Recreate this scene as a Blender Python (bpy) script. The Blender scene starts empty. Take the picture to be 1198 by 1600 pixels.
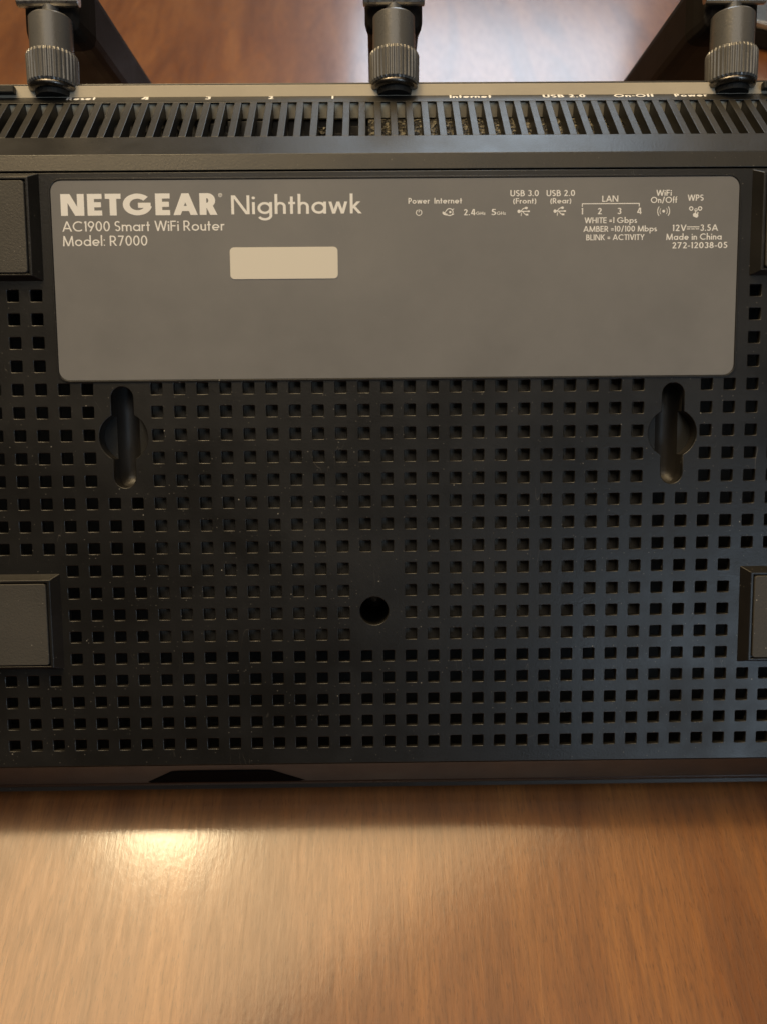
import bpy, bmesh, math, random
from mathutils import Vector, Matrix
random.seed(7)
S = bpy.context.scene
C = S.collection
MM = 0.001
R = math.radians

# ------------------------------------------------------------------ camera
TABLE = -71.5                       # table height in the router's own millimetre frame
cam_d = bpy.data.cameras.new('camera'); cam = bpy.data.objects.new('camera', cam_d); C.objects.link(cam)
M = Matrix(((0.99990939, 0.01027623, -0.00869602), (-0.01346016, 0.77345464, -0.63370872), (0.00021384, 0.63376835, 0.77352287))).to_4x4()
M.translation = Vector((-2.8664, -128.0064, 160.9092 - TABLE)) * MM
cam.matrix_world = M
cam_d.sensor_fit = 'HORIZONTAL'; cam_d.sensor_width = 36; cam_d.lens = 1250 / 1198 * 36
cam_d.clip_start = 0.005; cam_d.clip_end = 50
cam_d.dof.use_dof = True; cam_d.dof.focus_distance = 0.210; cam_d.dof.aperture_fstop = 19
S.camera = cam
S.render.resolution_x = 766; S.render.resolution_y = 1024

# ------------------------------------------------------------------ world and lamps
W = bpy.data.worlds.new('World'); S.world = W; W.use_nodes = True
W.node_tree.nodes['Background'].inputs[0].default_value = (1.0, 0.88, 0.74, 1)
W.node_tree.nodes['Background'].inputs[1].default_value = 0.028

def area(name, elev, az, dist, sx, sy, power, col, shape='RECTANGLE', target=(0, 0, 0.08), spread=180):
    l = bpy.data.lights.new(name, 'AREA'); l.shape = shape; l.size = sx; l.size_y = sy
    l.energy = power; l.color = col; l.spread = R(spread)
    o = bpy.data.objects.new(name, l); C.objects.link(o)
    d = Vector((math.sin(R(az)) * math.cos(R(elev)), math.cos(R(az)) * math.cos(R(elev)), math.sin(R(elev))))
    o.location = Vector(target) + d * dist
    o.rotation_euler = d.to_track_quat('Z', 'Y').to_euler()
    return o
area('ceiling_lamp', 66, -37, 1.2, .14, .14, 3.0, (1.0, 0.80, 0.48), 'DISK', target=(-.06, -.055, 0))
area('ceiling_bounce', 68, -30, 1.5, 1.5, .75, 22, (1.0, 0.715, 0.38))
area('window', 30, 8.0, 2.6, .84, 1.5, 17, (0.72, 0.86, 1.0))
area('room_bounce', 74, 178, 1.6, 1.3, .8, 5.0, (1.0, 0.90, 0.76))
area('side_window', 21, 151, 1.8, .36, .55, 4.6, (0.66, 0.83, 1.0))

S.view_settings.view_transform = 'Standard'; S.view_settings.look = 'None'
S.view_settings.exposure = 0; S.view_settings.gamma = 1

# ------------------------------------------------------------------ materials
def mat(name, base, rough=.5, spec=.5, metal=0, coat=0, coat_rough=.1):
    m = bpy.data.materials.new(name); m.use_nodes = True
    b = m.node_tree.nodes['Principled BSDF']
    b.inputs['Base Color'].default_value = (*base, 1); b.inputs['Roughness'].default_value = rough
    b.inputs['Specular IOR Level'].default_value = spec; b.inputs['Metallic'].default_value = metal
    b.inputs['Coat Weight'].default_value = coat; b.inputs['Coat Roughness'].default_value = coat_rough
    return m
def N(m, t, **k):
    n = m.node_tree.nodes.new(t)
    for a, v in k.items(): setattr(n, a, v)
    return n
def lk(m, a, b): m.node_tree.links.new(a, b)
def coords(m, scale=(1, 1, 1), kind='Object'):
    t = N(m, 'ShaderNodeTexCoord'); mp = N(m, 'ShaderNodeMapping'); mp.inputs['Scale'].default_value = scale
    lk(m, t.outputs[kind], mp.inputs[0]); return mp.outputs[0]
def noise(m, co, scale, detail=3, rough=.5, dist=0):
    n = N(m, 'ShaderNodeTexNoise'); n.inputs['Scale'].default_value = scale; n.inputs['Detail'].default_value = detail
    n.inputs['Roughness'].default_value = rough; n.inputs['Distortion'].default_value = dist
    lk(m, co, n.inputs['Vector']); return n.outputs['Fac']
def ramp(m, fac, stops):
    r = N(m, 'ShaderNodeValToRGB'); e = r.color_ramp.elements
    while len(e) < len(stops): e.new(.5)
    for q, (p, c) in zip(e, stops):
        q.position = p; q.color = (*c, 1) if isinstance(c, tuple) else (c, c, c, 1)
    lk(m, fac, r.inputs[0]); return r.outputs[0]
def mixc(m, fac, a, b, mode='MIX'):
    n = N(m, 'ShaderNodeMix', data_type='RGBA', blend_type=mode)
    if isinstance(fac, (int, float)): n.inputs[0].default_value = fac
    else: lk(m, fac, n.inputs[0])
    for i, v in ((6, a), (7, b)):
        if isinstance(v, tuple): n.inputs[i].default_value = (*v, 1)
        else: lk(m, v, n.inputs[i])
    return n.outputs[2]
def bump(m, h, strength, dist, sock='Normal', prev=None):
    b = N(m, 'ShaderNodeBump'); b.inputs['Strength'].default_value = strength; b.inputs['Distance'].default_value = dist
    lk(m, h, b.inputs['Height'])
    if prev: lk(m, prev, b.inputs['Normal'])
    lk(m, b.outputs[0], m.node_tree.nodes['Principled BSDF'].inputs[sock]); return b.outputs[0]
def maths(m, op, a, b=None):
    n = N(m, 'ShaderNodeMath', operation=op)
    for i, v in ((0, a), (1, b)):
        if v is None: continue
        if isinstance(v, (int, float)): n.inputs[i].default_value = v
        else: lk(m, v, n.inputs[i])
    return n.outputs[0]

def plastic(name, base, rough, dust=.5, grain=.15, specks=True, spec=.5):
    m = mat(name, base, rough, spec); b = m.node_tree.nodes['Principled BSDF']
    co = coords(m)
    col = base
    big = noise(m, co, 28, 5, .65)
    fine = noise(m, co, 1700, 3, .7)
    c1 = mixc(m, ramp(m, big, [(.35, 0.), (.75, .35)]), base, tuple(min(1, x * 1.6 + .006) for x in base))
    if specks:
        v = N(m, 'ShaderNodeTexVoronoi'); v.inputs['Scale'].default_value = 330; lk(m, co, v.inputs['Vector'])
        v.inputs['Randomness'].default_value = 1
        dot = ramp(m, v.outputs['Distance'], [(.0, 1.), (.075, 0.)])
        sel = ramp(m, v.outputs['Color'], [(.0, 0.), (.54, 0.), (.62, 1.)])
        near = maths(m, 'MULTIPLY', dot, sel)
        near = maths(m, 'MULTIPLY', near, ramp(m, noise(m, co, 60, 2), [(.42, 0.), (.56, 1.)]))
        v2 = N(m, 'ShaderNodeTexVoronoi'); v2.inputs['Scale'].default_value = 900; lk(m, co, v2.inputs['Vector'])
        haze = ramp(m, v2.outputs['Distance'], [(.0, 1.), (.16, 0.)])
        haze = maths(m, 'MULTIPLY', haze, ramp(m, v2.outputs['Color'], [(.0, 0.), (.60, 0.), (.80, .4)]))
        dd = maths(m, 'ADD', near, haze)
        c1 = mixc(m, maths(m, 'MULTIPLY', dd, dust), c1, (.60, .56, .48))
        # faint scratches: thin iso-lines of stretched noise
        sc = noise(m, coords(m, (40, 9, 20)), 4, 1, .5, 1.5)
        ln = maths(m, 'ABSOLUTE', maths(m, 'SUBTRACT', sc, .5))
        sl = ramp(m, ln, [(0, 1.), (.0016, 0.)])
        sl = maths(m, 'MULTIPLY', sl, ramp(m, noise(m, co, 90, 2), [(.62, 0.), (.70, 1.)]))
        c1 = mixc(m, maths(m, 'MULTIPLY', sl, dust * .3), c1, (.35, .32, .27))
    lk(m, c1, b.inputs['Base Color'])
    lk(m, ramp(m, big, [(.3, rough - .08), (.75, rough + .14)]), b.inputs['Roughness'])
    bump(m, fine, min(1, grain * 2.2), .00012)
    return m

P_PLATE = plastic('black textured plastic', (.0085, .008, .0072), .36, dust=.8)
P_SHELL = plastic('black shell plastic', (.020, .019, .017), .36, dust=.4)
P_FIN = plastic('vent fin plastic', (.018, .017, .015), .36, dust=.3, specks=False)
P_DARK = plastic('black inner plastic', (.010, .010, .009), .6, dust=.4)
P_RECESS = plastic('black smooth recess plastic', (.020, .018, .016), .40, dust=.3, specks=False)
P_PAD = plastic('dusty grey rubber', (.050, .047, .041), .58, dust=1.0, grain=.4)
P_ANT = plastic('black satin antenna plastic', (.010, .008, .0065), .6, dust=.25, specks=False, spec=.15)
P_JOINT = plastic('grey satin joint plastic', (.105, .104, .102), .27, dust=.25, specks=False, spec=.9)
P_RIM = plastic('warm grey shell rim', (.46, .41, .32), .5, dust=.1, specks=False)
P_RIM_LIT = plastic('shell rim lightened as if lit', (.66, .60, .47), .5, dust=.1, specks=False)  # rim colour made paler, painting in light for the slot interior
P_TRIM = plastic('glossy black trim', (.010, .009, .008), .30, dust=.2, specks=False)
P_LABEL = plastic('grey printed label film', (.165, .165, .168), .42, dust=.12, grain=.04)
P_INK = mat('cream label ink', (.84, .84, .84), .5)
P_WHITE = mat('white paper sticker', (.72, .69, .62), .55)
P_RING = mat('dark nickel ring', (.16, .15, .14), .28, metal=1)
P_STEEL = mat('pin steel', (.50, .48, .45), .35, metal=1)
m = P_INK; bump(m, noise(m, coords(m), 4000), .1, .0001)
m = P_WHITE; bump(m, noise(m, coords(m), 2500), .1, .0001)
m = P_STEEL; lk(m, ramp(m, noise(m, coords(m), 900), [(.3, .25), (.7, .4)]), m.node_tree.nodes['Principled BSDF'].inputs['Roughness'])
m = P_RING; lk(m, ramp(m, noise(m, coords(m), 900), [(.3, .2), (.7, .4)]), m.node_tree.nodes['Principled BSDF'].inputs['Roughness'])

# heat spreader seen through the holes: brushed dark metal with fine ribs
P_SINK = mat('dark brushed heat spreader', (.05, .046, .04), .5, metal=.3)
m = P_SINK
w = N(m, 'ShaderNodeTexWave'); w.inputs['Scale'].default_value = 520; w.inputs['Distortion'].default_value = .5; lk(m, coords(m), w.inputs['Vector'])
big = noise(m, coords(m), 60, 4)
lk(m, mixc(m, w.outputs['Fac'], ramp(m, big, [(.3, (.07, .063, .052)), (.7, (.10, .09, .075))]), ramp(m, big, [(.3, (.08, .072, .06)), (.7, (.12, .108, .09))])), m.node_tree.nodes['Principled BSDF'].inputs['Base Color'])
bump(m, w.outputs['Fac'], .1, .0001)
# circuit board with solder glints
P_DUST = plastic('dusty black inner plastic', (.012, .011, .010), .6, dust=1.0)
P_PCB = mat('dusty circuit board', (.02, .02, .015), .5)
m = P_PCB
v = N(m, 'ShaderNodeTexVoronoi'); v.inputs['Scale'].default_value = 1400; lk(m, coords(m), v.inputs['Vector'])
lk(m, ramp(m, v.outputs['Color'], [(.0, (.004, .004, .004)), (.48, (.015, .014, .011)), (.61, (.075, .064, .042)), (.76, (.24, .22, .16))]), m.node_tree.nodes['Principled BSDF'].inputs['Base Color'])
bump(m, v.outputs['Distance'], .8, .001)

# lacquered reddish wood, grain along world Y
WOOD = mat('lacquered reddish brown wood', (.2, .09, .035), .40, .5, coat=1.0, coat_rough=.16)
m = WOOD; b = m.node_tree.nodes['Principled BSDF']
wc = N(m, 'ShaderNodeTexCoord').outputs['Object']
warp = N(m, 'ShaderNodeMapping'); warp.inputs['Scale'].default_value = (1, .12, 1); lk(m, wc, warp.inputs[0])
g1 = noise(m, warp.outputs[0], 42, 6, .62, .8)
wf = N(m, 'ShaderNodeMapping'); wf.inputs['Scale'].default_value = (1, .10, 1); lk(m, wc, wf.inputs[0])
g2 = noise(m, wf.outputs[0], 680, 5, .68, .4)
g3 = noise(m, wc, 9, 3, .5)
wp = N(m, 'ShaderNodeMapping'); wp.inputs['Scale'].default_value = (1, .13, 1); lk(m, wc, wp.inputs[0])
pores = noise(m, wp.outputs[0], 2100, 3, .6)
c = ramp(m, g1, [(.33, (.130, .042, .012)), (.50, (.235, .088, .025)), (.67, (.345, .145, .042))])
c = mixc(m, ramp(m, g2, [(.38, .0), (.68, .60)]), c, (.095, .036, .011))
c = mixc(m, ramp(m, g3, [(.35, 0.), (.7, .35)]), c, (.24, .11, .042))
c = mixc(m, ramp(m, pores, [(.56, 0.), (.70, .5)]), c, (.055, .020, .007))
lk(m, c, b.inputs['Base Color'])
lk(m, ramp(m, g2, [(.3, .32), (.7, .50)]), b.inputs['Roughness'])
hh = maths(m, 'ADD', maths(m, 'MULTIPLY', g2, .7), maths(m, 'MULTIPLY', pores, .5))
bump(m, hh, .18, .0004)
mp2 = N(m, 'ShaderNodeMapping'); mp2.inputs['Scale'].default_value = (1, .5, 1); lk(m, wc, mp2.inputs[0])
cb = noise(m, mp2.outputs[0], 800, 3, .55)
cb2 = maths(m, 'ADD', cb, maths(m, 'MULTIPLY', g2, .6))
bump(m, cb2, .12, .00018, 'Coat Normal')

# ------------------------------------------------------------------ the router frame
# Router parts are modelled in millimetres: X to the right, Y from front edge to the rear connectors,
# Z out of the bottom plate.  The empty sits where the front edge stands on the table and leans it back 45 degrees.
BASE = Vector((0, -66.0, -35.1))
beta = R(45)
RW = Matrix.Rotation(beta, 3, 'X')
root = bpy.data.objects.new('router', None); C.objects.link(root)
loc = RW @ BASE; root.location = Vector((loc.x, loc.y, loc.z - TABLE)) * MM; root.rotation_euler = (beta, 0, 0)
root.empty_display_size = .05
root['label'] = 'black router leaning back on its folded antennas, perforated underside and grey label facing the camera'
root['category'] = 'router'

def link(name, me, mtl, parent=None, bevel=0, smooth=False, seg=2):
    o = bpy.data.objects.new(name, me); C.objects.link(o)
    if mtl and not me.materials: me.materials.append(mtl)
    if parent is not None: o.parent = parent
    if smooth:
        for p in me.polygons: p.use_smooth = True
    if bevel:
        md = o.modifiers.new('bevel', 'BEVEL'); md.width = bevel * MM; md.segments = seg; md.limit_method = 'ANGLE'; md.angle_limit = R(25)
        md.harden_normals = False
    return o
def mesh(name, verts, faces, raw=False):
    me = bpy.data.meshes.new(name)
    o = Vector((0, 0, 0)) if raw else BASE
    me.from_pydata([((Vector(v) - o) * MM)[:] for v in verts], [], faces); me.update(); return me
def fixn(me):
    bm = bmesh.new(); bm.from_mesh(me); bmesh.ops.recalc_face_normals(bm, faces=bm.faces); bm.to_mesh(me); bm.free(); return me
def extrude_x(name, prof, x0, x1, mtl, parent=root, bevel=0.3, closed=True, raw=False, seg=2):
    n = len(prof); v = [(x0, y, z) for y, z in prof] + [(x1, y, z) for y, z in prof]
    f = [(i, (i + 1) % n, n + (i + 1) % n, n + i) for i in range(n)] + [tuple(range(n - 1, -1, -1)), tuple(range(n, 2 * n))]
    me = fixn(mesh(name, v, f, raw)); return link(name, me, mtl, parent, bevel, seg=seg)
def box(name, x0, x1, y0, y1, z0, z1, mtl, parent=root, bevel=.2):
    return extrude_x(name, [(y0, z0), (y1, z0), (y1, z1), (y0, z1)], x0, x1, mtl, parent, bevel)

# ---- flat shape with holes, via a filled curve turned to mesh
def plate_mesh(name, outer, holes, z_top, thick, bev, x_off=Vector((0, 0, 0))):
    cu = bpy.data.curves.new(name, 'CURVE'); cu.dimensions = '2D'; cu.fill_mode = 'BOTH'
    for loop in [outer] + holes:
        sp = cu.splines.new('POLY'); sp.points.add(len(loop) - 1); sp.use_cyclic_u = True
        for p, (x, y) in zip(sp.points, loop): p.co = ((x - BASE.x) * MM, (y - BASE.y) * MM, 0, 1)
    cu.extrude = (thick / 2 - bev) * MM; cu.bevel_depth = bev * MM; cu.bevel_resolution = 1; cu.offset = -bev * MM
    o = bpy.data.objects.new(name, cu); C.objects.link(o)
    bpy.context.view_layer.update()
    me = bpy.data.meshes.new_from_object(o.evaluated_get(bpy.context.evaluated_depsgraph_get()))
    bpy.data.objects.remove(o); bpy.data.curves.remove(cu)
    me.name = name
    me.transform(Matrix.Translation((0, 0, (z_top - thick / 2 - BASE.z) * MM)))
    return me
def rrect(x0, x1, y0, y1, r, n=6):
    pts = []
    for cx, cy, a in ((x1 - r, y1 - r, 0), (x0 + r, y1 - r, 90), (x0 + r, y0 + r, 180), (x1 - r, y0 + r, 270)):
        for i in range(n + 1): pts.append((cx + r * math.cos(R(a + 90 * i / n)), cy + r * math.sin(R(a + 90 * i / n))))
    return pts
def keyhole(cx, cy, r, w, y0, y1, n=14):
    # outline: slot of half width w from y0 to y1 joined with a circle of radius r
    a = math.asin(w / r); pts = []
    for i in range(n + 1):                           # right lobe
        t = -math.pi / 2 + a + (math.pi - 2 * a) * i / n; pts.append((cx + r * math.cos(t), cy + r * math.sin(t)))
    for i in range(n + 1):
        t = math.pi * i / n; pts.append((cx + w * math.cos(t), y1 - w + w * math.sin(t)))
    for i in range(n + 1):
        t = math.pi / 2 + a + (math.pi - 2 * a) * i / n; pts.append((cx + r * math.cos(t), cy + r * math.sin(t)))
    for i in range(n + 1):
        t = math.pi + math.pi * i / n; pts.append((cx + w * math.cos(t), y0 + w + w * math.sin(t)))
    return pts
P = 5.8; HH = 1.43
holes = []
for r in range(21):
    for c_ in range(-6, 39):
        if r <= 3 and 2 <= c_ <= 31: continue                    # under the label
        if 4 <= r <= 8 and c_ in (4, 5, 28, 29): continue        # keyholes
        if 12 <= r <= 15 and c_ in (15, 16): continue            # screw hole
        if 12 <= r <= 16 and (c_ < 2 or c_ > 31): continue       # feet
        x = (c_ - 16) * P; y = -(r - 10) * P
        holes.append(rrect(x - HH, x + HH, y - HH, y + HH, .16, 1))
KH = [(-66.77, 22.7), (72.75, 22.5)]
for kx, ky in KH: holes.append(keyhole(kx, ky, 6.15, 2.78, ky - 12.9, ky + 12.7))
holes.append([(-3.7 + 3.72 * math.cos(R(a)), -22.85 + 3.72 * math.sin(R(a))) for a in range(0, 360, 12)])
HX = 139.5
outer = rrect(-HX, HX, -63.81, 87.5, 1.0, 3)
LAB = rrect(-82.3, 87.9, 36.9, 85.75, 2.7, 6)
PLATE_T = 1.7
pm = plate_mesh('bottom_plate', outer, holes, 0, PLATE_T, .17)
plate = link('bottom_plate', pm, P_PLATE, root)

# ---- label: a shallow printed plate with a fine dark frame round it
lf = plate_mesh('label_border', rrect(-82.75, 88.35, 36.5, 86.15, 3.1, 6), [rrect(-82.25, 87.85, 36.95, 85.7, 2.7, 6)], .30, .28, .08)
lm = plate_mesh('label', rrect(-82.15, 87.75, 37.05, 85.58, 2.6, 6), [], .16, .14, .03)
label = link('label', lm, P_LABEL, root)
link('label_border', lf, P_PLATE, label)
sm = plate_mesh('sticker', rrect(-38.5, -11.8, 61.6, 69.3, 1.0, 5), [], .26, .08, .02)
link('blank_sticker', sm, P_WHITE, label)

# ------------------------------------------------------------------ stroke lettering
class Pen:
    def __init__(s): s.v = []; s.f = []; s.k = 0
    def quadstrip(s, L, Rr, close=False):
        s.k += 1; z = (s.k % 12) * .0022; b0 = len(s.v); n = len(L)
        for a, b_ in zip(L, Rr): s.v += [(a[0], a[1], z), (b_[0], b_[1], z)]
        for i in range(n - 1 + (1 if close else 0)):
            j = (i + 1) % n; s.f.append((b0 + 2 * i, b0 + 2 * j, b0 + 2 * j + 1, b0 + 2 * i + 1))
def line(x0, y0, x1, y1): return ('L', [(x0, y0), (x1, y1)])
def arc(cx, cy, rx, ry, a0, a1, n=None):
    n = n or max(4, int(abs(a1 - a0) / 15))
    return ('L', [(cx + rx * math.cos(R(a0 + (a1 - a0) * i / n)), cy + ry * math.sin(R(a0 + (a1 - a0) * i / n))) for i in range(n + 1)])
def path(*parts):
    p = []
    for q in parts:
        for pt in (q[1] if isinstance(q, tuple) and q[0] == 'L' else [q]):
            if not p or (abs(p[-1][0] - pt[0]) + abs(p[-1][1] - pt[1])) > 1e-6: p.append(pt)
    return ('L', p)
def diag(x0, y0, x1, y1): return ('D', (x0, y0, x1, y1))     # horizontal ends
def dot(cx, cy, r): return ('O', (cx, cy, r))

def glyph(ch, w):
    h = w / 2; o = 1 - h; xh = .64; xo = xh - h; r = xh / 2 - h
    def hd(dx, dy): return h * math.hypot(dx, dy) / abs(dy)
    G = None
    if ch == 'N': return [line(h, 0, h, 1), diag(h * 1.6, 1, .80 - h * 1.6, 0), line(.80 - h, 0, .80 - h, 1)], .80
    if ch == 'E': return [line(h, 0, h, 1), line(h, h, .50, h), line(h, .5, .47, .5), line(h, o, .50, o)], .50
    if ch == 'F': return [line(h, 0, h, 1), line(h, .5, .44, .5), line(h, o, .48, o)], .48
    if ch == 'T': return [line(0, o, .54, o), line(.27, 0, .27, 1)], .54
    if ch == 'L': return [line(h, 0, h, 1), line(h, h, .46, h)], .46
    if ch == 'I': return [line(h, 0, h, 1)], w
    if ch == 'H': return [line(h, 0, h, 1), line(h, .5, .66, .5), line(.66 - h, 0, .66 - h, 1)], .66
    if ch == 'K': return [line(h, 0, h, 1), diag(.56, 1, h * 1.3, .42), diag(h * 2 + .10, .52, .62 - h, 0)], .64
    if ch == 'A':
        d = hd(.35, 1); return [diag(d, 0, .42, 1 - .0), diag(.84 - d, 0, .42, 1), line(.17 + h, .30, .67 - h, .30)], .84
    if ch == 'V': d = hd(.3, 1); return [diag(d, 1, .36, 0), diag(.72 - d, 1, .36, 0)], .72
    if ch == 'W': return [diag(h, 1, .29, 0), diag(.29, 0, .54, 1), diag(.54, 1, .79, 0), diag(.79, 0, 1.08 - h, 1)], 1.08
    if ch == 'M': return [diag(h, 0, h + .07, 1), diag(.12, 1, .47, 0), diag(.82, 1, .47, 0), diag(.94 - h, 0, .94 - h - .07, 1)], .94
    if ch == 'Y': return [diag(h, 1, .34, .42), diag(.68 - h, 1, .34, .42), line(.34, 0, .34, .48)], .68
    if ch == 'X': return [diag(h, 0, .6 - h, 1), diag(h, 1, .6 - h, 0)], .6
    if ch == 'U': return [path((h, 1), arc(.31, .31, .31 - h, .31 - h, 180, 360, 12), (.62 - h, 1))], .62
    if ch in 'O': return [arc(.49, .5, .49 - h, .5 - h, 0, 360, 28)], .98
    if ch == 'C': return [arc(.50, .5, .5 - h, .5 - h, 48, 312, 22)], .84
    if ch == 'G': return [path(arc(.50, .5, .5 - h, .5 - h, 42, 350, 26)), line(.52, .46, 1.0 - h * .4, .46)], 1.0
    if ch == 'D': return [path((h, o), (.28, o), arc(.28, .5, .46 - h, .5 - h, 90, -90, 14), (.28, h), (h, h)), line(h, 0, h, 1)], .74
    if ch == 'B': return [line(h, 0, h, 1), path((h, o), (.24, o), arc(.24, .765 - h / 2, .22 - h * .6, .235 - h / 2, 90, -90, 10), (h, .53)), path((h, .53), (.28, .53), arc(.28, (.53 + h) / 2, .25 - h * .6, (.53 - h) / 2, 90, -90, 10), (h, h))], .54
    if ch == 'P': return [line(h, 0, h, 1), path((h, o), (.26, o), arc(.26, (o + .44) / 2, .26 - h, (o - .44) / 2, 90, -90, 10), (h, .44))], .52
    if ch == 'R': return [line(h, 0, h, 1), path((h, o), (.27, o), arc(.27, (o + .44) / 2, .27 - h, (o - .44) / 2, 90, -90, 10), (h, .44)), diag(.20 + h, .46, .60 - h, 0)], .60
    if ch == 'S': return [path(arc(.25, .74 - h * .25, .21 - h * .3, .26 - h * .75, 35, 235, 12), arc(.25, .27 + h * .2, .24 - h, .27 - h * .8, 60, -150, 14))], .50
    if ch == '0': return [arc(.28, .5, .28 - h, .5 - h, 0, 360, 24)], .56
    if ch == '1': return [line(.24 - h, 0, .24 - h, 1), diag(.04 + h, .80, .20 - h, .985)], .24
    if ch == '2': return [path(arc(.27, .73 - h * .3, .24 - h, .27 - h * .7, 165, -25, 12), (h * 1.9, h)), line(h * .7, h, .54, h)], .54
    if ch == '3': return [path(arc(.25, .755 - h * .2, .20 - h * .5, .245 - h * .8, 150, -80, 10)), path(arc(.25, .29, .25 - h, .29 - h, 80, -160, 14))], .50
    if ch == '4': return [diag(.42 - h, 1, h * 1.2, .26), line(.02, .26, .60, .26), line(.44, 0, .44, 1)], .60
    if ch == '5': return [path((.46, o), (.17, o), (.11 + h * .3, .58)), path(arc(.24, .32, .27 - h, .32 - h, 120, -150, 14))], .52
    if ch == '7': return [line(.02, o, .52, o), diag(.49 - h * .6, 1 - h, .16, 0)], .54
    if ch == '8': return [arc(.27, .75 - h * .3, .22 - h, .25 - h * .6, 0, 360, 18), arc(.27, .275, .27 - h, .275 - h, 0, 360, 20)], .54
    if ch == '9': return [arc(.28, .68, .28 - h, .32 - h, 0, 360, 20), diag(.52 - h, .58, .20, 0)], .56
    # lower case
    if ch in 'abdpqg':
        cx = r + h
        s = [arc(cx, xh / 2, r, r, 0, 360, 20)]; W_ = 2 * cx
        if ch == 'a': s.append(line(W_ - h, 0, W_ - h, xh))
        if ch == 'd': s.append(line(W_ - h, 0, W_ - h, 1.06))
        if ch == 'b': s.append(line(h, 0, h, 1.06))
        if ch == 'p': s.append(line(h, -.34, h, xh))
        if ch == 'q': s.append(line(W_ - h, -.34, W_ - h, xh))
        if ch == 'g': s.append(path((W_ - h, xh), (W_ - h, -.08), arc(cx, -.08, r, .26 - h, 0, -160, 12)))
        return s, W_
    if ch == 'o': return [arc(r + h, xh / 2, r, r, 0, 360, 20)], 2 * r + w
    if ch == 'c': return [arc(r + h, xh / 2, r, r, 50, 310, 16)], 1.7 * r + w
    if ch == 'e': return [path((2 * r + h, xh / 2 - .02), arc(r + h, xh / 2, r, r, 0, 315, 18)), line(h, xh / 2 - .02, 2 * r + h, xh / 2 - .02)], 2 * r + w
    if ch in 'nhmr':
        top = 1.06 if ch == 'h' else xh; wn = .17
        s = [line(h, 0, h, top)]
        if ch == 'r': s.append(path(arc(h + wn, xh - h - wn * .95, wn, wn * .95, 180, 60, 6))); return s, .30
        rr = .20 - h * .3
        s.append(path((h + 0, xh - h - rr), arc(h + rr, xh - h - rr, rr, rr, 180, 0, 10), (h + 2 * rr, 0)))
        if ch == 'm': s.append(path((h + 2 * rr, xh - h - rr), arc(h + 3 * rr, xh - h - rr, rr, rr, 180, 0, 10), (h + 4 * rr, 0))); return s, 4 * rr + w
        return s, 2 * rr + w
    if ch == 'u': rr = .20 - h * .3; return [path((h, xh), arc(h + rr, h + rr, rr, rr, 180, 360, 10), (h + 2 * rr, xh)), line(h + 2 * rr, 0, h + 2 * rr, xh)], 2 * rr + w
    if ch == 't': return [line(.14, 0, .14, .92), line(.0, xo, .30, xo)], .30
    if ch == 'f': return [path((.12, 0), (.12, .88), arc(.12 + .13, .88, .13, .18 - h, 180, 80, 6)), line(.0, xo, .28, xo)], .28
    if ch == 'l': return [line(h, 0, h, 1.06)], w
    if ch == 'i': return [line(h, 0, h, xh), dot(h, .86, h * 1.25)], w
    if ch == 'k': return [line(h, 0, h, 1.06), diag(.44 - h, xh, h * 1.3, .27), diag(h * 2 + .05, .36, .50 - h, 0)], .50
    if ch == 'w': return [diag(h, xh, .22, 0), diag(.22, 0, .41, xh), diag(.41, xh, .60, 0), diag(.60, 0, .82 - h, xh)], .82
    if ch == 'v': return [diag(h, xh, .25, 0), diag(.50 - h, xh, .25, 0)], .5
    if ch == 'y': return [diag(h, xh, .25, .02), diag(.5 - h, xh, .14, -.34)], .5
    if ch == 'z': return [line(0, xo, .44, xo), line(0, h, .46, h), diag(.40, xh - h, .06, h)], .46
    if ch == 's': return [path(arc(.18, .46, .12, .17 - h * .6, 35, 235, 8), arc(.17, .18, .15, .18 - h, 60, -150, 10))], .34
    if ch == '.': return [dot(h * 1.1, h * 1.1, h * 1.1)], w * 1.1
    if ch == ':': return [dot(h * 1.1, h * 1.1, h * 1.1), dot(h * 1.1, xh - h, h * 1.1)], w * 1.1
    if ch == '-': return [line(0, .36, .28, .36)], .28
    if ch == '=': return [line(0, .28, .40, .28), line(0, .52, .40, .52)], .40
    if ch == '/': return [diag(h, -.08, .42 - h, 1.04)], .42
    if ch == '(': return [arc(.62, .40, .55, .78, 140, 220, 10)], .26
    if ch == ')': return [arc(-.36, .40, .55, .78, 40, -40, 10)], .26
    return [], .3
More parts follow.
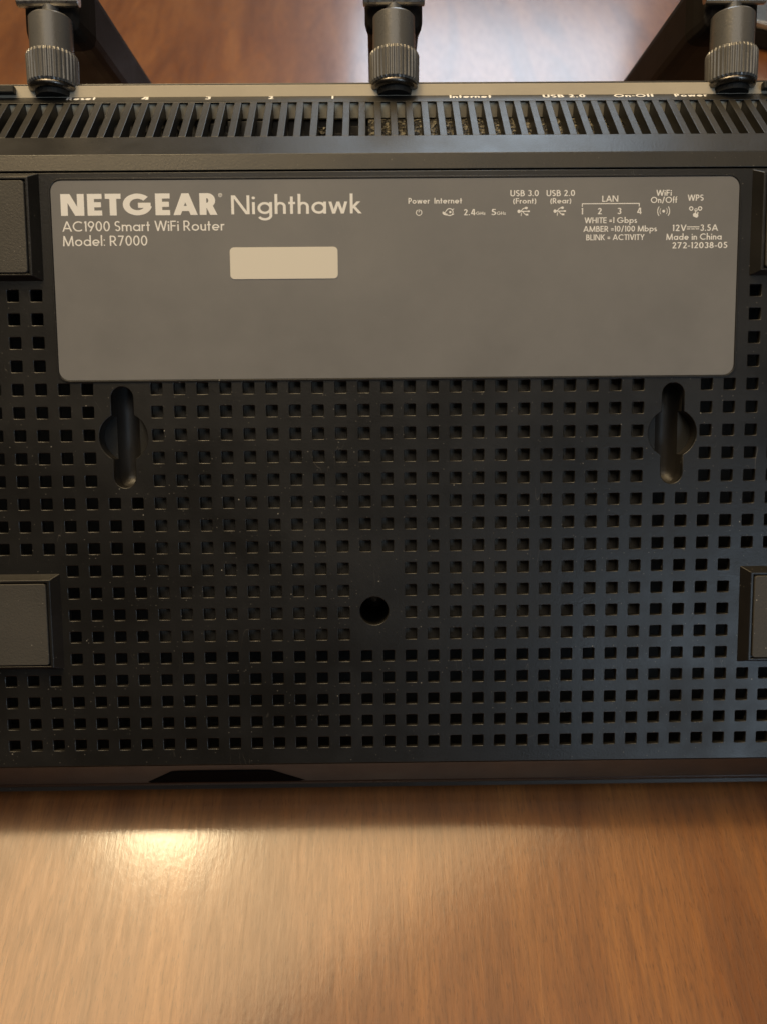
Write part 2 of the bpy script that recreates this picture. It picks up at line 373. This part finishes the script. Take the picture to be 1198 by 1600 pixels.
def stroke(pen, st, w, fx):
    h = w / 2
    if st[0] == 'D':
        x0, y0, x1, y1 = st[1]; hd = h * math.hypot(x1 - x0, y1 - y0) / max(1e-6, abs(y1 - y0))
        pen.quadstrip([fx((x0 - hd, y0)), fx((x1 - hd, y1))], [fx((x0 + hd, y0)), fx((x1 + hd, y1))]); return
    if st[0] == 'O':
        cx, cy, r = st[1]; n = 10
        pen.quadstrip([fx((cx + r * math.cos(6.2832 * i / n), cy + r * math.sin(6.2832 * i / n))) for i in range(n)], [fx((cx, cy))] * n, True); return
    p = st[1]; closed = math.hypot(p[0][0] - p[-1][0], p[0][1] - p[-1][1]) < 1e-5
    if closed: p = p[:-1]
    L, Rr = [], []; n = len(p)
    for i in range(n):
        a = p[i - 1] if (i or closed) else None; c_ = p[(i + 1) % n] if (i < n - 1 or closed) else None; q = p[i]
        ds = []
        if a: d = math.hypot(q[0] - a[0], q[1] - a[1]); ds.append(((q[0] - a[0]) / d, (q[1] - a[1]) / d))
        if c_: d = math.hypot(c_[0] - q[0], c_[1] - q[1]); ds.append(((c_[0] - q[0]) / d, (c_[1] - q[1]) / d))
        tx = sum(d[0] for d in ds); ty = sum(d[1] for d in ds); l = math.hypot(tx, ty) or 1; tx /= l; ty /= l
        k = 1 / max(.45, tx * ds[0][0] + ty * ds[0][1])
        L.append(fx((q[0] - ty * h * k, q[1] + tx * h * k))); Rr.append(fx((q[0] + ty * h * k, q[1] - tx * h * k)))
    pen.quadstrip(L, Rr, closed)
def text_strokes(s, w, track=.11):
    out = []; x = 0
    for i, ch in enumerate(s):
        if ch == ' ': x += .30; continue
        st, adv = glyph(ch, w)
        out += [(q, x) for q in st]; x += adv + track * (1 if ch not in 'AVWTL' else .6)
    return out, x - track
def write(pen, s, x0, x1, y, ch, w, track=.11):
    st, adv = text_strokes(s, w, track); k = (x1 - x0) / adv
    for q, ox in st: stroke(pen, q, w, lambda p, ox=ox: (x0 + (p[0] + ox) * k, y + p[1] * ch))
TEXTS = [
('NETGEAR',-79.78,-41.33,77.19,5.19,0.235), ('Nighthawk',-37.86,-5.77,77.28,4.51,0.125), ('AC1900 Smart WiFi Router',-79.65,-39.71,73.41,2.45,0.12),
('Model: R7000',-79.66,-58.81,69.91,2.46,0.12), ('Power',5.73,10.95,79.51,1.38,0.15), ('Internet',12.14,18.95,79.50,1.38,0.15),
('2.4',19.35,22.29,76.66,1.47,0.15), ('GHz',22.45,24.75,76.73,0.77,0.15), ('5',26.18,27.45,76.64,1.47,0.15), ('GHz',27.61,29.83,76.72,0.77,0.15),
('USB 3.0',30.92,37.97,81.12,1.47,0.15), ('(Front)',31.64,37.35,79.37,1.30,0.15), ('USB 2.0',39.88,46.94,81.09,1.47,0.15), ('(Rear)',40.85,46.01,79.34,1.30,0.15),
('LAN',53.71,57.69,79.67,1.47,0.15), ('1',48.55,49.0,76.68,1.51,0.15), ('2',52.57,53.68,76.68,1.51,0.15), ('3',57.51,58.54,76.68,1.51,0.15), ('4',62.44,63.56,76.67,1.51,0.15),
('WHITE =1 Gbps',49.42,62.41,74.53,1.39,0.15), ('AMBER =10/100 Mbps',49.13,67.41,72.46,1.39,0.15), ('BLINK = ACTIVITY',49.88,64.42,70.41,1.39,0.15),
('WiFi',67.12,70.94,81.01,1.41,0.15), ('On/Off',65.81,72.33,79.29,1.47,0.15), ('WPS',74.95,78.93,79.76,1.47,0.15), ('12V',71.32,74.76,72.48,1.55,0.15),
('3.5A',78.27,82.67,72.49,1.55,0.15), ('Made in China',69.86,83.70,70.35,1.52,0.15), ('272-12038-05',71.35,85.21,68.29,1.49,0.15)]
def lettering(name, pens, z, parent):
    me = mesh(name, [(x, y, z + zz) for x, y, zz in pens.v], pens.f); return link(name, me, P_INK, parent)
for (s, x0, x1, y, ch, w) in TEXTS:
    pn = Pen(); write(pn, s, x0, x1, y, ch, w); lettering('lettering', pn, .165, label)
def marks(name, strokes):
    pn = Pen(); idf = lambda p: p
    for st, w in strokes: stroke(pn, st, w, idf)
    return lettering(name, pn, .165, label)
marks('registered_mark', [(arc(-40.5, 81.9, .42, .42, 0, 360, 14), .12), (line(-40.62, 81.68, -40.62, 82.12), .1), (arc(-40.5, 81.99, .12, .12, 90, -90, 6), .09), (line(-40.52, 81.88, -40.36, 81.68), .09)])
marks('power_symbol', [(arc(8.33, 77.38, .68, .68, 115, 425, 20), .18), (line(8.33, 77.45, 8.33, 78.15), .18)])
marks('internet_symbol', [(arc(15.9, 77.45, .85, .85, 200, 520, 20), .2), (dot(16.05, 77.45, .28), 0), (arc(15.7, 77.3, 1.5, .62, 150, 330, 14), .15), (dot(14.6, 77.15, .34), 0), (line(14.4, 77.0, 15.2, 77.9), .18), (line(14.35, 76.95, 15.6, 76.7), .22), (line(16.6, 78.0, 17.0, 78.25), .16)])
for ux in (34.15, 43.1):
    marks('usb_symbol', [(dot(ux - 1.05, 77.5, .42), 0), (line(ux - 1, 77.5, ux + 1.5, 77.5), .22), (path((ux - .6, 77.5), (ux - .05, 78.15), (ux + .4, 78.3)), .2), (dot(ux + .75, 78.3, .32), 0), (line(ux + .4, 78.3, ux + 1.1, 78.3), .4),
        (path((ux - .2, 77.5), (ux + .4, 76.85), (ux + .7, 76.72)), .2), (line(ux + .6, 76.7, ux + 1.25, 76.7), .42), (line(ux + 1.1, 77.5, ux + 1.65, 77.5), .38), (line(ux - .55, 76.4, ux - .4, 77.2), .16)])
marks('bracket_line', [(path((48.79, 78.5), (48.79, 79.22), (62.94, 79.22), (62.94, 78.5)), .22)])
marks('wifi_symbol', [(dot(69.04, 77.31, .36), 0)] + [(arc(69.04, 77.31, rr, rr * 1.1, a - 42, a + 42, 8), ww) for a in (0, 180) for rr, ww in ((.92, .13), (1.5, .2))])
marks('wps_symbol', [(arc(75.9, 77.9, .42, .42, 0, 360, 12), .24), (arc(78.1, 77.9, .42, .42, 0, 360, 12), .24), (arc(77.1, 77.55, .34, .34, 0, 360, 12), .14), (line(77.1, 77.6, 77.0, 76.7), .2), (dot(76.85, 76.35, .52), 0), (dot(77.25, 76.15, .48), 0), (line(77.6, 77.0, 77.5, 76.4), .28)])
marks('direct_current_symbol', [(line(74.95, 73.48, 78.05, 73.48), .2)] + [(line(74.95 + i * 1.1, 72.98, 75.8 + i * 1.1, 72.98), .2) for i in range(3)])

# ------------------------------------------------------------------ keyholes and screw hole
def keyhole_recess(kx, ky):
    v, f = [], []
    ol = keyhole(kx, ky, 6.25, 2.88, ky - 13.0, ky + 12.8)
    n = len(ol)
    for x, y in ol: v.append((x, y, -PLATE_T + .05))
    for x, y in ol: v.append((x, y, -4.6))
    f += [(i, (i + 1) % n, n + (i + 1) % n, n + i) for i in range(n)]
    me = mesh('keyhole_recess', v, f); o = link('keyhole_recess', me, P_RECESS, root, smooth=False)
    # half round channel running through the keyhole
    v, f = [], []; K = 12; rad = 2.9
    ys = [ky - 13.2 + i * (26.2 / 16) for i in range(17)]
    for y in ys:
        e = 1
        if y < ky - 13.2 + rad: u = (ky - 13.2 + rad - y) / rad; e = math.sqrt(max(0, 1 - u * u))
        for j in range(K + 1):
            t = math.pi * j / K; v.append((kx - rad * math.cos(t), y, -4.5 - 3.2 * e * math.sin(t)))
    for i in range(16):
        for j in range(K): a = i * (K + 1) + j; f.append((a, a + 1, a + K + 2, a + K + 1))
    link('screw_channel', mesh('screw_channel', v, f), P_RECESS, o, smooth=True)
    for s in (-1, 1):
        x0, x1 = sorted((kx + s * 2.9, kx + s * 6.6))
        link('recess_floor', mesh('recess_floor', [(x0, ky - 6.6, -4.55), (x1, ky - 6.6, -4.55), (x1, ky + 6.6, -4.55), (x0, ky + 6.6, -4.55)], [(0, 1, 2, 3)]), P_DARK, o)
for kx, ky in KH: keyhole_recess(kx, ky)
def lathe(prof, n, cx, cy, cz, axis='Z', raw=False):
    v, f = [], []
    for r_, z in prof:
        for i in range(n):
            t = 2 * math.pi * i / n; a, b_ = r_ * math.cos(t), r_ * math.sin(t)
            v.append((cx + a, cy + b_, cz + z) if axis == 'Z' else (cx + a, cy + z, cz + b_))
    for k in range(len(prof) - 1):
        for i in range(n):
            j = (i + 1) % n; f.append((k * n + i, k * n + j, (k + 1) * n + j, (k + 1) * n + i))
    f.append(tuple(range(n - 1, -1, -1))); f.append(tuple((len(prof) - 1) * n + i for i in range(n)))
    return v, f
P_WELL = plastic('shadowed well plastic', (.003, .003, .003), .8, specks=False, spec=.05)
v, f = [], []
n = 30
for z in (-PLATE_T + .05, -16):
    for i in range(n): t = 2 * math.pi * i / n; v.append((-3.7 + 3.78 * math.cos(t), -22.85 + 3.78 * math.sin(t), z))
f = [(i, (i + 1) % n, n + (i + 1) % n, n + i) for i in range(n)] + [tuple(range(n, 2 * n))]
well = link('screw_well', mesh('screw_well', v, f), P_WELL, root)
sv, sf = lathe([(2.6, 0), (2.6, 1.0), (2.2, 1.5), (.9, 1.7), (.8, .8)], 20, -3.7, -22.85, -16)
link('screw', fixn(mesh('screw', sv, sf)), P_RING, well)

# ------------------------------------------------------------------ what is seen inside
_x0, _x1, _y0, _y1 = (5.55 - 16) * P, (27.4 - 16) * P, -(15.55 - 10) * P, 59.5
sink = link('heat_spreader', plate_mesh('heat_spreader', [(_x0, _y0), (_x1, _y0), (_x1, _y1), (_x0, _y1)], [[(-3.7 + 4.1 * math.cos(R(a)), -22.85 + 4.1 * math.sin(R(a))) for a in range(0, 360, 15)]], -3.6, 1.0, .1), P_SINK, root)
for side in (-1, 1):
    x = (5.55 - 16) * P if side < 0 else (27.4 - 16) * P
box('circuit_board', -120, 120, -60, 92, -24.6, -24.0, P_DARK, bevel=0)
extrude_x('port_board', [(94.4, -8.8), (107.6, -21.4), (107.0, -22.0), (93.8, -9.4)], -4, 136, P_PCB, bevel=0)
box('board_edge', -136, -4.5, 93.2, 108.4, -24.6, -24, P_DUST, bevel=0)
rn = random.Random(3)
for i in range(26):       # small parts standing on the board below the holes and vents
    x = rn.uniform(-110, -2); y = rn.uniform(96, 104); a, b_ = rn.uniform(2, 6), rn.uniform(1.5, 3.5)
    box('component', x - a, x + a, y - b_, y + b_, -23.9, -18.5 - (y - 96) * .4 + rn.uniform(0, 2), rn.choice([P_DARK, P_PCB, P_DARK]), bevel=.2)

# ------------------------------------------------------------------ outer shell
def band(name, prof, th, x0, x1, mtl, bevel=.25, parent=root, flip=1):
    # a thin wall that follows the profile (Y, Z), thickened inwards
    n = len(prof); ins = []
    for i, (y, z) in enumerate(prof):
        a = prof[max(0, i - 1)]; b_ = prof[min(n - 1, i + 1)]
        dy, dz = b_[0] - a[0], b_[1] - a[1]; l = math.hypot(dy, dz); ins.append((y - flip * dz / l * th, z + flip * dy / l * th))
    return extrude_x(name, prof + ins[::-1], x0, x1, mtl, parent, bevel)
SX = 142.0
d44 = (math.cos(R(44)), -math.sin(R(44))); n44 = (math.sin(R(44)), math.cos(R(44)))
def sp(t, up=0): return (92.11 + d44[0] * t + n44[0] * up, -1.5 + d44[1] * t + n44[1] * up)
# front bevel, trim edge and lower lid
extrude_x('front_bevel', [(-63.95, -.05), (-73.7, -11.6), (-72.3, -12.8), (-62.6, -1.9), (-62.6, -1.75), (-63.95, -1.75)], -SX, SX, P_SHELL, bevel=.25)
extrude_x('front_trim', [(-73.75, -11.75), (-74.25, -11.95), (-74.35, -12.3), (-75.35, -13.3), (-75.35, -13.65), (-71.5, -13.65), (-72.2, -12.9)], -SX, SX, P_TRIM, bevel=.10, seg=2)
# top lid lies towards the table
lid = [(-75.3, -13.75), (-75.2, -15.0), (-74.0, -20), (-71.6, -27.6), (-66.0, -35.1), (-56, -40.5), (-30, -44), (40, -46), (110, -45), (116.6, -40), (116.7, -23.9)]
band('top_lid', lid, 1.6, -SX, SX, P_SHELL, bevel=.3, flip=-1)
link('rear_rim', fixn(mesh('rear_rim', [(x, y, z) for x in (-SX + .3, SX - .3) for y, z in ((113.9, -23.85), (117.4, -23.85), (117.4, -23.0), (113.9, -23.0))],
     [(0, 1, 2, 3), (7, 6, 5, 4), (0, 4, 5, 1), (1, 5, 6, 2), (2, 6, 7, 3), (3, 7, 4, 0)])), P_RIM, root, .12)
for s in (-1, 1):
    pr = [(-63.9, -.3), (-73.6, -11.8), (-75.1, -14), (-73.4, -20), (-71.0, -27.2), (-65.6, -34.2), (-56, -39.6), (-30, -43.2), (40, -45.2), (110, -44.6), (116.8, -39.6), (116.9, -24.2), (sp(31)[0], sp(31)[1] - 1.2), sp(0, -.2), (88.2, -.3)]
    extrude_x('side_wall', pr, s * 141.7 - (1.6 if s > 0 else 0), s * 141.7 + (1.6 if s < 0 else 0), P_SHELL, bevel=.2)
extrude_x('inner_rim_lightened', [(108.5, -22.9), (111.75, -21.3), (113.0, -22.6), (113.0, -23.9), (108.5, -23.9)], -137, 137, P_RIM_LIT, bevel=.1)  # rim carried on under the slots, its light painted as a paler colour
# rear: flat strip, sloping vent frame with its fins, printed strip
TH = 3.4
extrude_x('rear_ledge', [(88.15, -.75), (91.85, -1.4), sp(-.12, -.02), sp(-.12, -2.2), (88.15, -3.0)], -SX, SX, P_SHELL, bevel=.18)
extrude_x('vent_bottom_rail', [sp(0), sp(9.05), sp(9.05, -TH), sp(0, -TH)], -SX, SX, P_FIN, bevel=.18)
rail = extrude_x('vent_top_rail', [sp(27.55), sp(31.0), sp(31.2, -.25), (114.2, -22.95), (113.6, -22.95), sp(27.55, -.5)], -SX, SX, P_FIN, bevel=.12)
FP = 4.155
fin_me = None
prof = [sp(9.0, -.04), sp(27.6, -.04), (112.6, -22.93), (108.7, -22.93), (104.5, -17.5), sp(9.0, -6)]
for k in range(-33, 33):
    x = 2.72 + k * FP
    if abs(x) > 138: continue
    if fin_me is None:
        o = extrude_x('fin', prof, -.93, .93, P_FIN, bevel=.12); fin_me = o.data
    else:
        o = bpy.data.objects.new('fin', fin_me); C.objects.link(o); o.parent = root
        md = o.modifiers.new('bevel', 'BEVEL'); md.width = .12 * MM; md.segments = 2; md.limit_method = 'ANGLE'; md.angle_limit = R(25)
    o.location = (x * MM, 0, 0)
# inside wall under the vents
box('inner_wall', -138, 138, 92.2, 93.0, -20.4, -6, P_DARK, bevel=0)
# lettering on the printed strip
REAR = [("Reset", -85.3, -77.5), ("4", -65.2, -63.1), ("3", -48.1, -46.4), ("2", -31.0, -29.5), ("1", -13.9, -13.3), ("Internet", 18.0, 29.3), ("USB 2.0", 43.3, 54.9), ("On-Off", 62.7, 73.5), ("Power", 79.2, 87.9)]
for s, x0, x1 in REAR:
    pn = Pen(); write(pn, s, x0, x1, 0, 1.0, .19)
    vs = []
    for x, y, z in pn.v:
        a = sp(29.35 + y * 1.62, .012 + z); vs.append((x, a[0], a[1]))
    link('lettering', mesh('lettering', vs, pn.f), P_INK, rail)
# connector blocks standing on the rear rim
box('port_block', -108, -98.9, 114.9, 116.9, -22.95, -20.8, P_DARK, bevel=.3)
box('port_block', 102.9, 114, 114.9, 116.9, -22.95, -20.8, P_DARK, bevel=.3)

# ------------------------------------------------------------------ feet
def foot(x0, x1, y0, y1, tall=2.2):
    # frame: chamfered block with a sunken rubber pad
    def ring(x0, x1, y0, y1, z): return [(x0, y0, z), (x1, y0, z), (x1, y1, z), (x0, y1, z)]
    c1 = 1.9; c2 = 2.6
    v = ring(x0, x1, y0, y1, .02) + ring(x0 + c1, x1 - c1, y0 + .9, y1 - 1.3, tall) + ring(x0 + c2, x1 - c2, y0 + 1.3, y1 - 1.9, tall) + ring(x0 + c2, x1 - c2, y0 + 1.3, y1 - 1.9, tall - 1.0)
    f = []
    for k in range(3):
        for i in range(4): j = (i + 1) % 4; f.append((4 * k + i, 4 * k + j, 4 * k + 4 + j, 4 * k + 4 + i))
    f.append((12, 13, 14, 15))
    o = link('foot_mount', mesh('foot_mount', v, f), P_PLATE, root, .15)
    g = .3
    pmh = plate_mesh('rubber_pad', rrect(x0 + c2 + g, x1 - c2 - g, y0 + 1.3 + g, y1 - 1.9 - g, .7, 3), [], tall + .15, 1.1, .15)
    link('rubber_pad', pmh, P_PAD, o)
foot(-118, -84.9, 61.6, 87.3)
foot(91.0, 124, 61.6, 87.2)
foot(-118, -84.6, -37.2, -12.2)
foot(91.3, 124, -37.4, -12.1)
# dark trapezoid standing slightly proud of the front bevel
bv = Vector((0, -9.75, -11.55)).normalized(); bn = Vector((0, -11.55, 9.75)).normalized()
def bevp(x, s, up): q = Vector((x, -63.95, -.05)) + bv * s + bn * up; return tuple(q)
pts = [(-67.4, 14.3), (-23.4, 14.3), (-31.8, 4.6), (-36, 4.2), (-56, 4.2), (-58.9, 4.8)]
v = [bevp(x, s, .02) for x, s in pts] + [bevp(x, s, .35) for x, s in [(-66, 14.1), (-25.5, 14.1), (-32.4, 5.0), (-36, 4.7), (-56, 4.7), (-58.4, 5.2)]]
f = [(i, (i + 1) % 6, 6 + (i + 1) % 6, 6 + i) for i in range(6)] + [(6, 7, 8, 9, 10, 11)]
P_TRAPEZOID = plastic('matt black trapezoid', (.002, .002, .002), .8, specks=False, spec=.03)
link('front_trapezoid', fixn(mesh('front_trapezoid', v, f)), P_TRAPEZOID, root)

# ------------------------------------------------------------------ antennas
AX = -24.0
def antenna(x, wx=7.1, wy=7.4):
    # paddle: folded down at the hinge, perpendicular to the plate
    hy = 139.0; tip_h = 0.0
    L = 211.3
    secs = [(-24.6, 5.6, 4.4), (-25.6, 7.3, 6.4), (-27, 7.9, 7.3), (-29, (wx + 7.9) / 2, (wy + 7.4) / 2), (-32, wx, wy), (-60, wx, wy), (-150, wx, wy + .4), (AX - L + 6, 6.6, 7.2), (AX - L + 1, 5.0, 5.6), (AX - L, 3.2, 3.6)]
    v, f = [], []; K = 16
    for z, a, b_ in secs:
        for i in range(K):
            t = 2 * math.pi * (i + .5) / K; ct, st = math.cos(t), math.sin(t)
            e = .32; sx = math.copysign(abs(ct) ** e, ct); sy = math.copysign(abs(st) ** e, st)
            yy = hy + b_ * sy
            v.append((x + a * sx, yy, z))
    for k in range(len(secs) - 1):
        for i in range(K): j = (i + 1) % K; f.append((k * K + i, k * K + j, (k + 1) * K + j, (k + 1) * K + i))
    f.append(tuple(range(K))); f.append(tuple((len(secs) - 1) * K + i for i in range(K - 1, -1, -1)))
    ant = link('antenna', fixn(mesh('antenna', v, f)), P_ANT, root, .25)
    bv_, bf = lathe([(4.6, 117.8), (5.6, 118), (5.68, 126), (5.68, 134.5), (5.2, 135.0), (2.9, 135.1), (2.2, 135.3), (2.1, 141.5)], 40, x, 0, AX, 'Y')
    o = link('barrel', fixn(mesh('barrel', bv_, bf)), P_JOINT, ant, smooth=False, bevel=0)
    for p in o.data.polygons: p.use_smooth = True
    o.data.set_sharp_from_angle(angle=R(30))
    # knurled nut
    v, f = [], []; T = 36; n = T * 4
    prof = [(6.2, 117.2, 0), (6.55, 117.7, .7), (6.62, 124.6, 1), (6.35, 125.4, .4), (5.8, 125.6, 0)]
    for r_, y, kn in prof:
        for i in range(n):
            t = 2 * math.pi * i / n; q = r_ + kn * (.17 if i % 4 in (1, 2) else -.17); v.append((x + q * math.cos(t), y, AX + q * math.sin(t)))
    for k in range(len(prof) - 1):
        for i in range(n): j = (i + 1) % n; f.append((k * n + i, k * n + j, (k + 1) * n + j, (k + 1) * n + i))
    f.append(tuple(range(n - 1, -1, -1)))
    link('knurled_nut', fixn(mesh('knurled_nut', v, f)), P_JOINT, ant)
    rv, rf = lathe([(4.7, 115.7), (5.7, 115.8), (6.2, 116.15), (6.4, 116.6), (6.2, 117.1), (6.0, 117.3)], 40, x, 0, AX, 'Y')
    o = link('collar', fixn(mesh('collar', rv, rf)), P_RING, ant, smooth=True)
    # hinge fork plate and pin
    box('hinge_plate', x - 4.2, x + 4.2, 141.3, 143.0, -20.9, -19.6, P_STEEL, ant, .3)
    pv, pf = lathe([(1.5, -8.2), (1.6, -8.0), (1.6, 8.0), (1.5, 8.2)], 16, 0, 0, 0, 'Z')
    link('hinge_pin', fixn(mesh('hinge_pin', [(x + z_, hy + a, AX + 1 + b_) for a, b_, z_ in pv], pf)), P_STEEL, ant, smooth=False)
    # socket on the rear panel that the nut screws on to
    tv, tf = lathe([(4.6, 114.5), (4.8, 115.9), (4.4, 116.2)], 24, x, 0, AX, 'Y')
    link('antenna_socket', fixn(mesh('antenna_socket', tv, tf)), P_DARK, root)
antenna(-89.2, 9.5, 8.8); antenna(3.15); antenna(95.1, 9.9, 8.4)

# ------------------------------------------------------------------ table top
tv = [(x, y, z) for z in (-.035, 0) for x, y in ((-1.3, -.5), (1.3, -.5), (1.3, 2.4), (-1.3, 2.4))]
me = bpy.data.meshes.new('table_top'); me.from_pydata(tv, [], [(3, 2, 1, 0), (4, 5, 6, 7), (0, 1, 5, 4), (1, 2, 6, 5), (2, 3, 7, 6), (3, 0, 4, 7)]); me.update()
tb = link('table_top', me, WOOD); md = tb.modifiers.new('bevel', 'BEVEL'); md.width = .004; md.segments = 3
tb['kind'] = 'structure'

# small dark gadget with a grey metal edge lying on the table behind the router
g = bpy.data.objects.new('dark_case', None); C.objects.link(g); g.location = (.330, .515, 0); g.rotation_euler = (0, 0, R(-38))
g['label'] = 'dark flat case with grey metal rim on the table behind the right antenna'; g['category'] = 'case'
def wbox(name, x0, x1, y0, y1, z0, z1, mtl, bev):
    v = [(x, y, z) for z in (z0, z1) for x, y in ((x0, y0), (x1, y0), (x1, y1), (x0, y1))]
    me = bpy.data.meshes.new(name); me.from_pydata(v, [], [(3, 2, 1, 0), (4, 5, 6, 7), (0, 1, 5, 4), (1, 2, 6, 5), (2, 3, 7, 6), (3, 0, 4, 7)]); me.update()
    return link(name, me, mtl, g, bev)
wbox('case_body', -.05, .05, -.06, .06, .001, .014, P_ANT, 2)
wbox('metal_rim', -.051, .051, -.061, .061, .0145, .018, P_STEEL, 1)
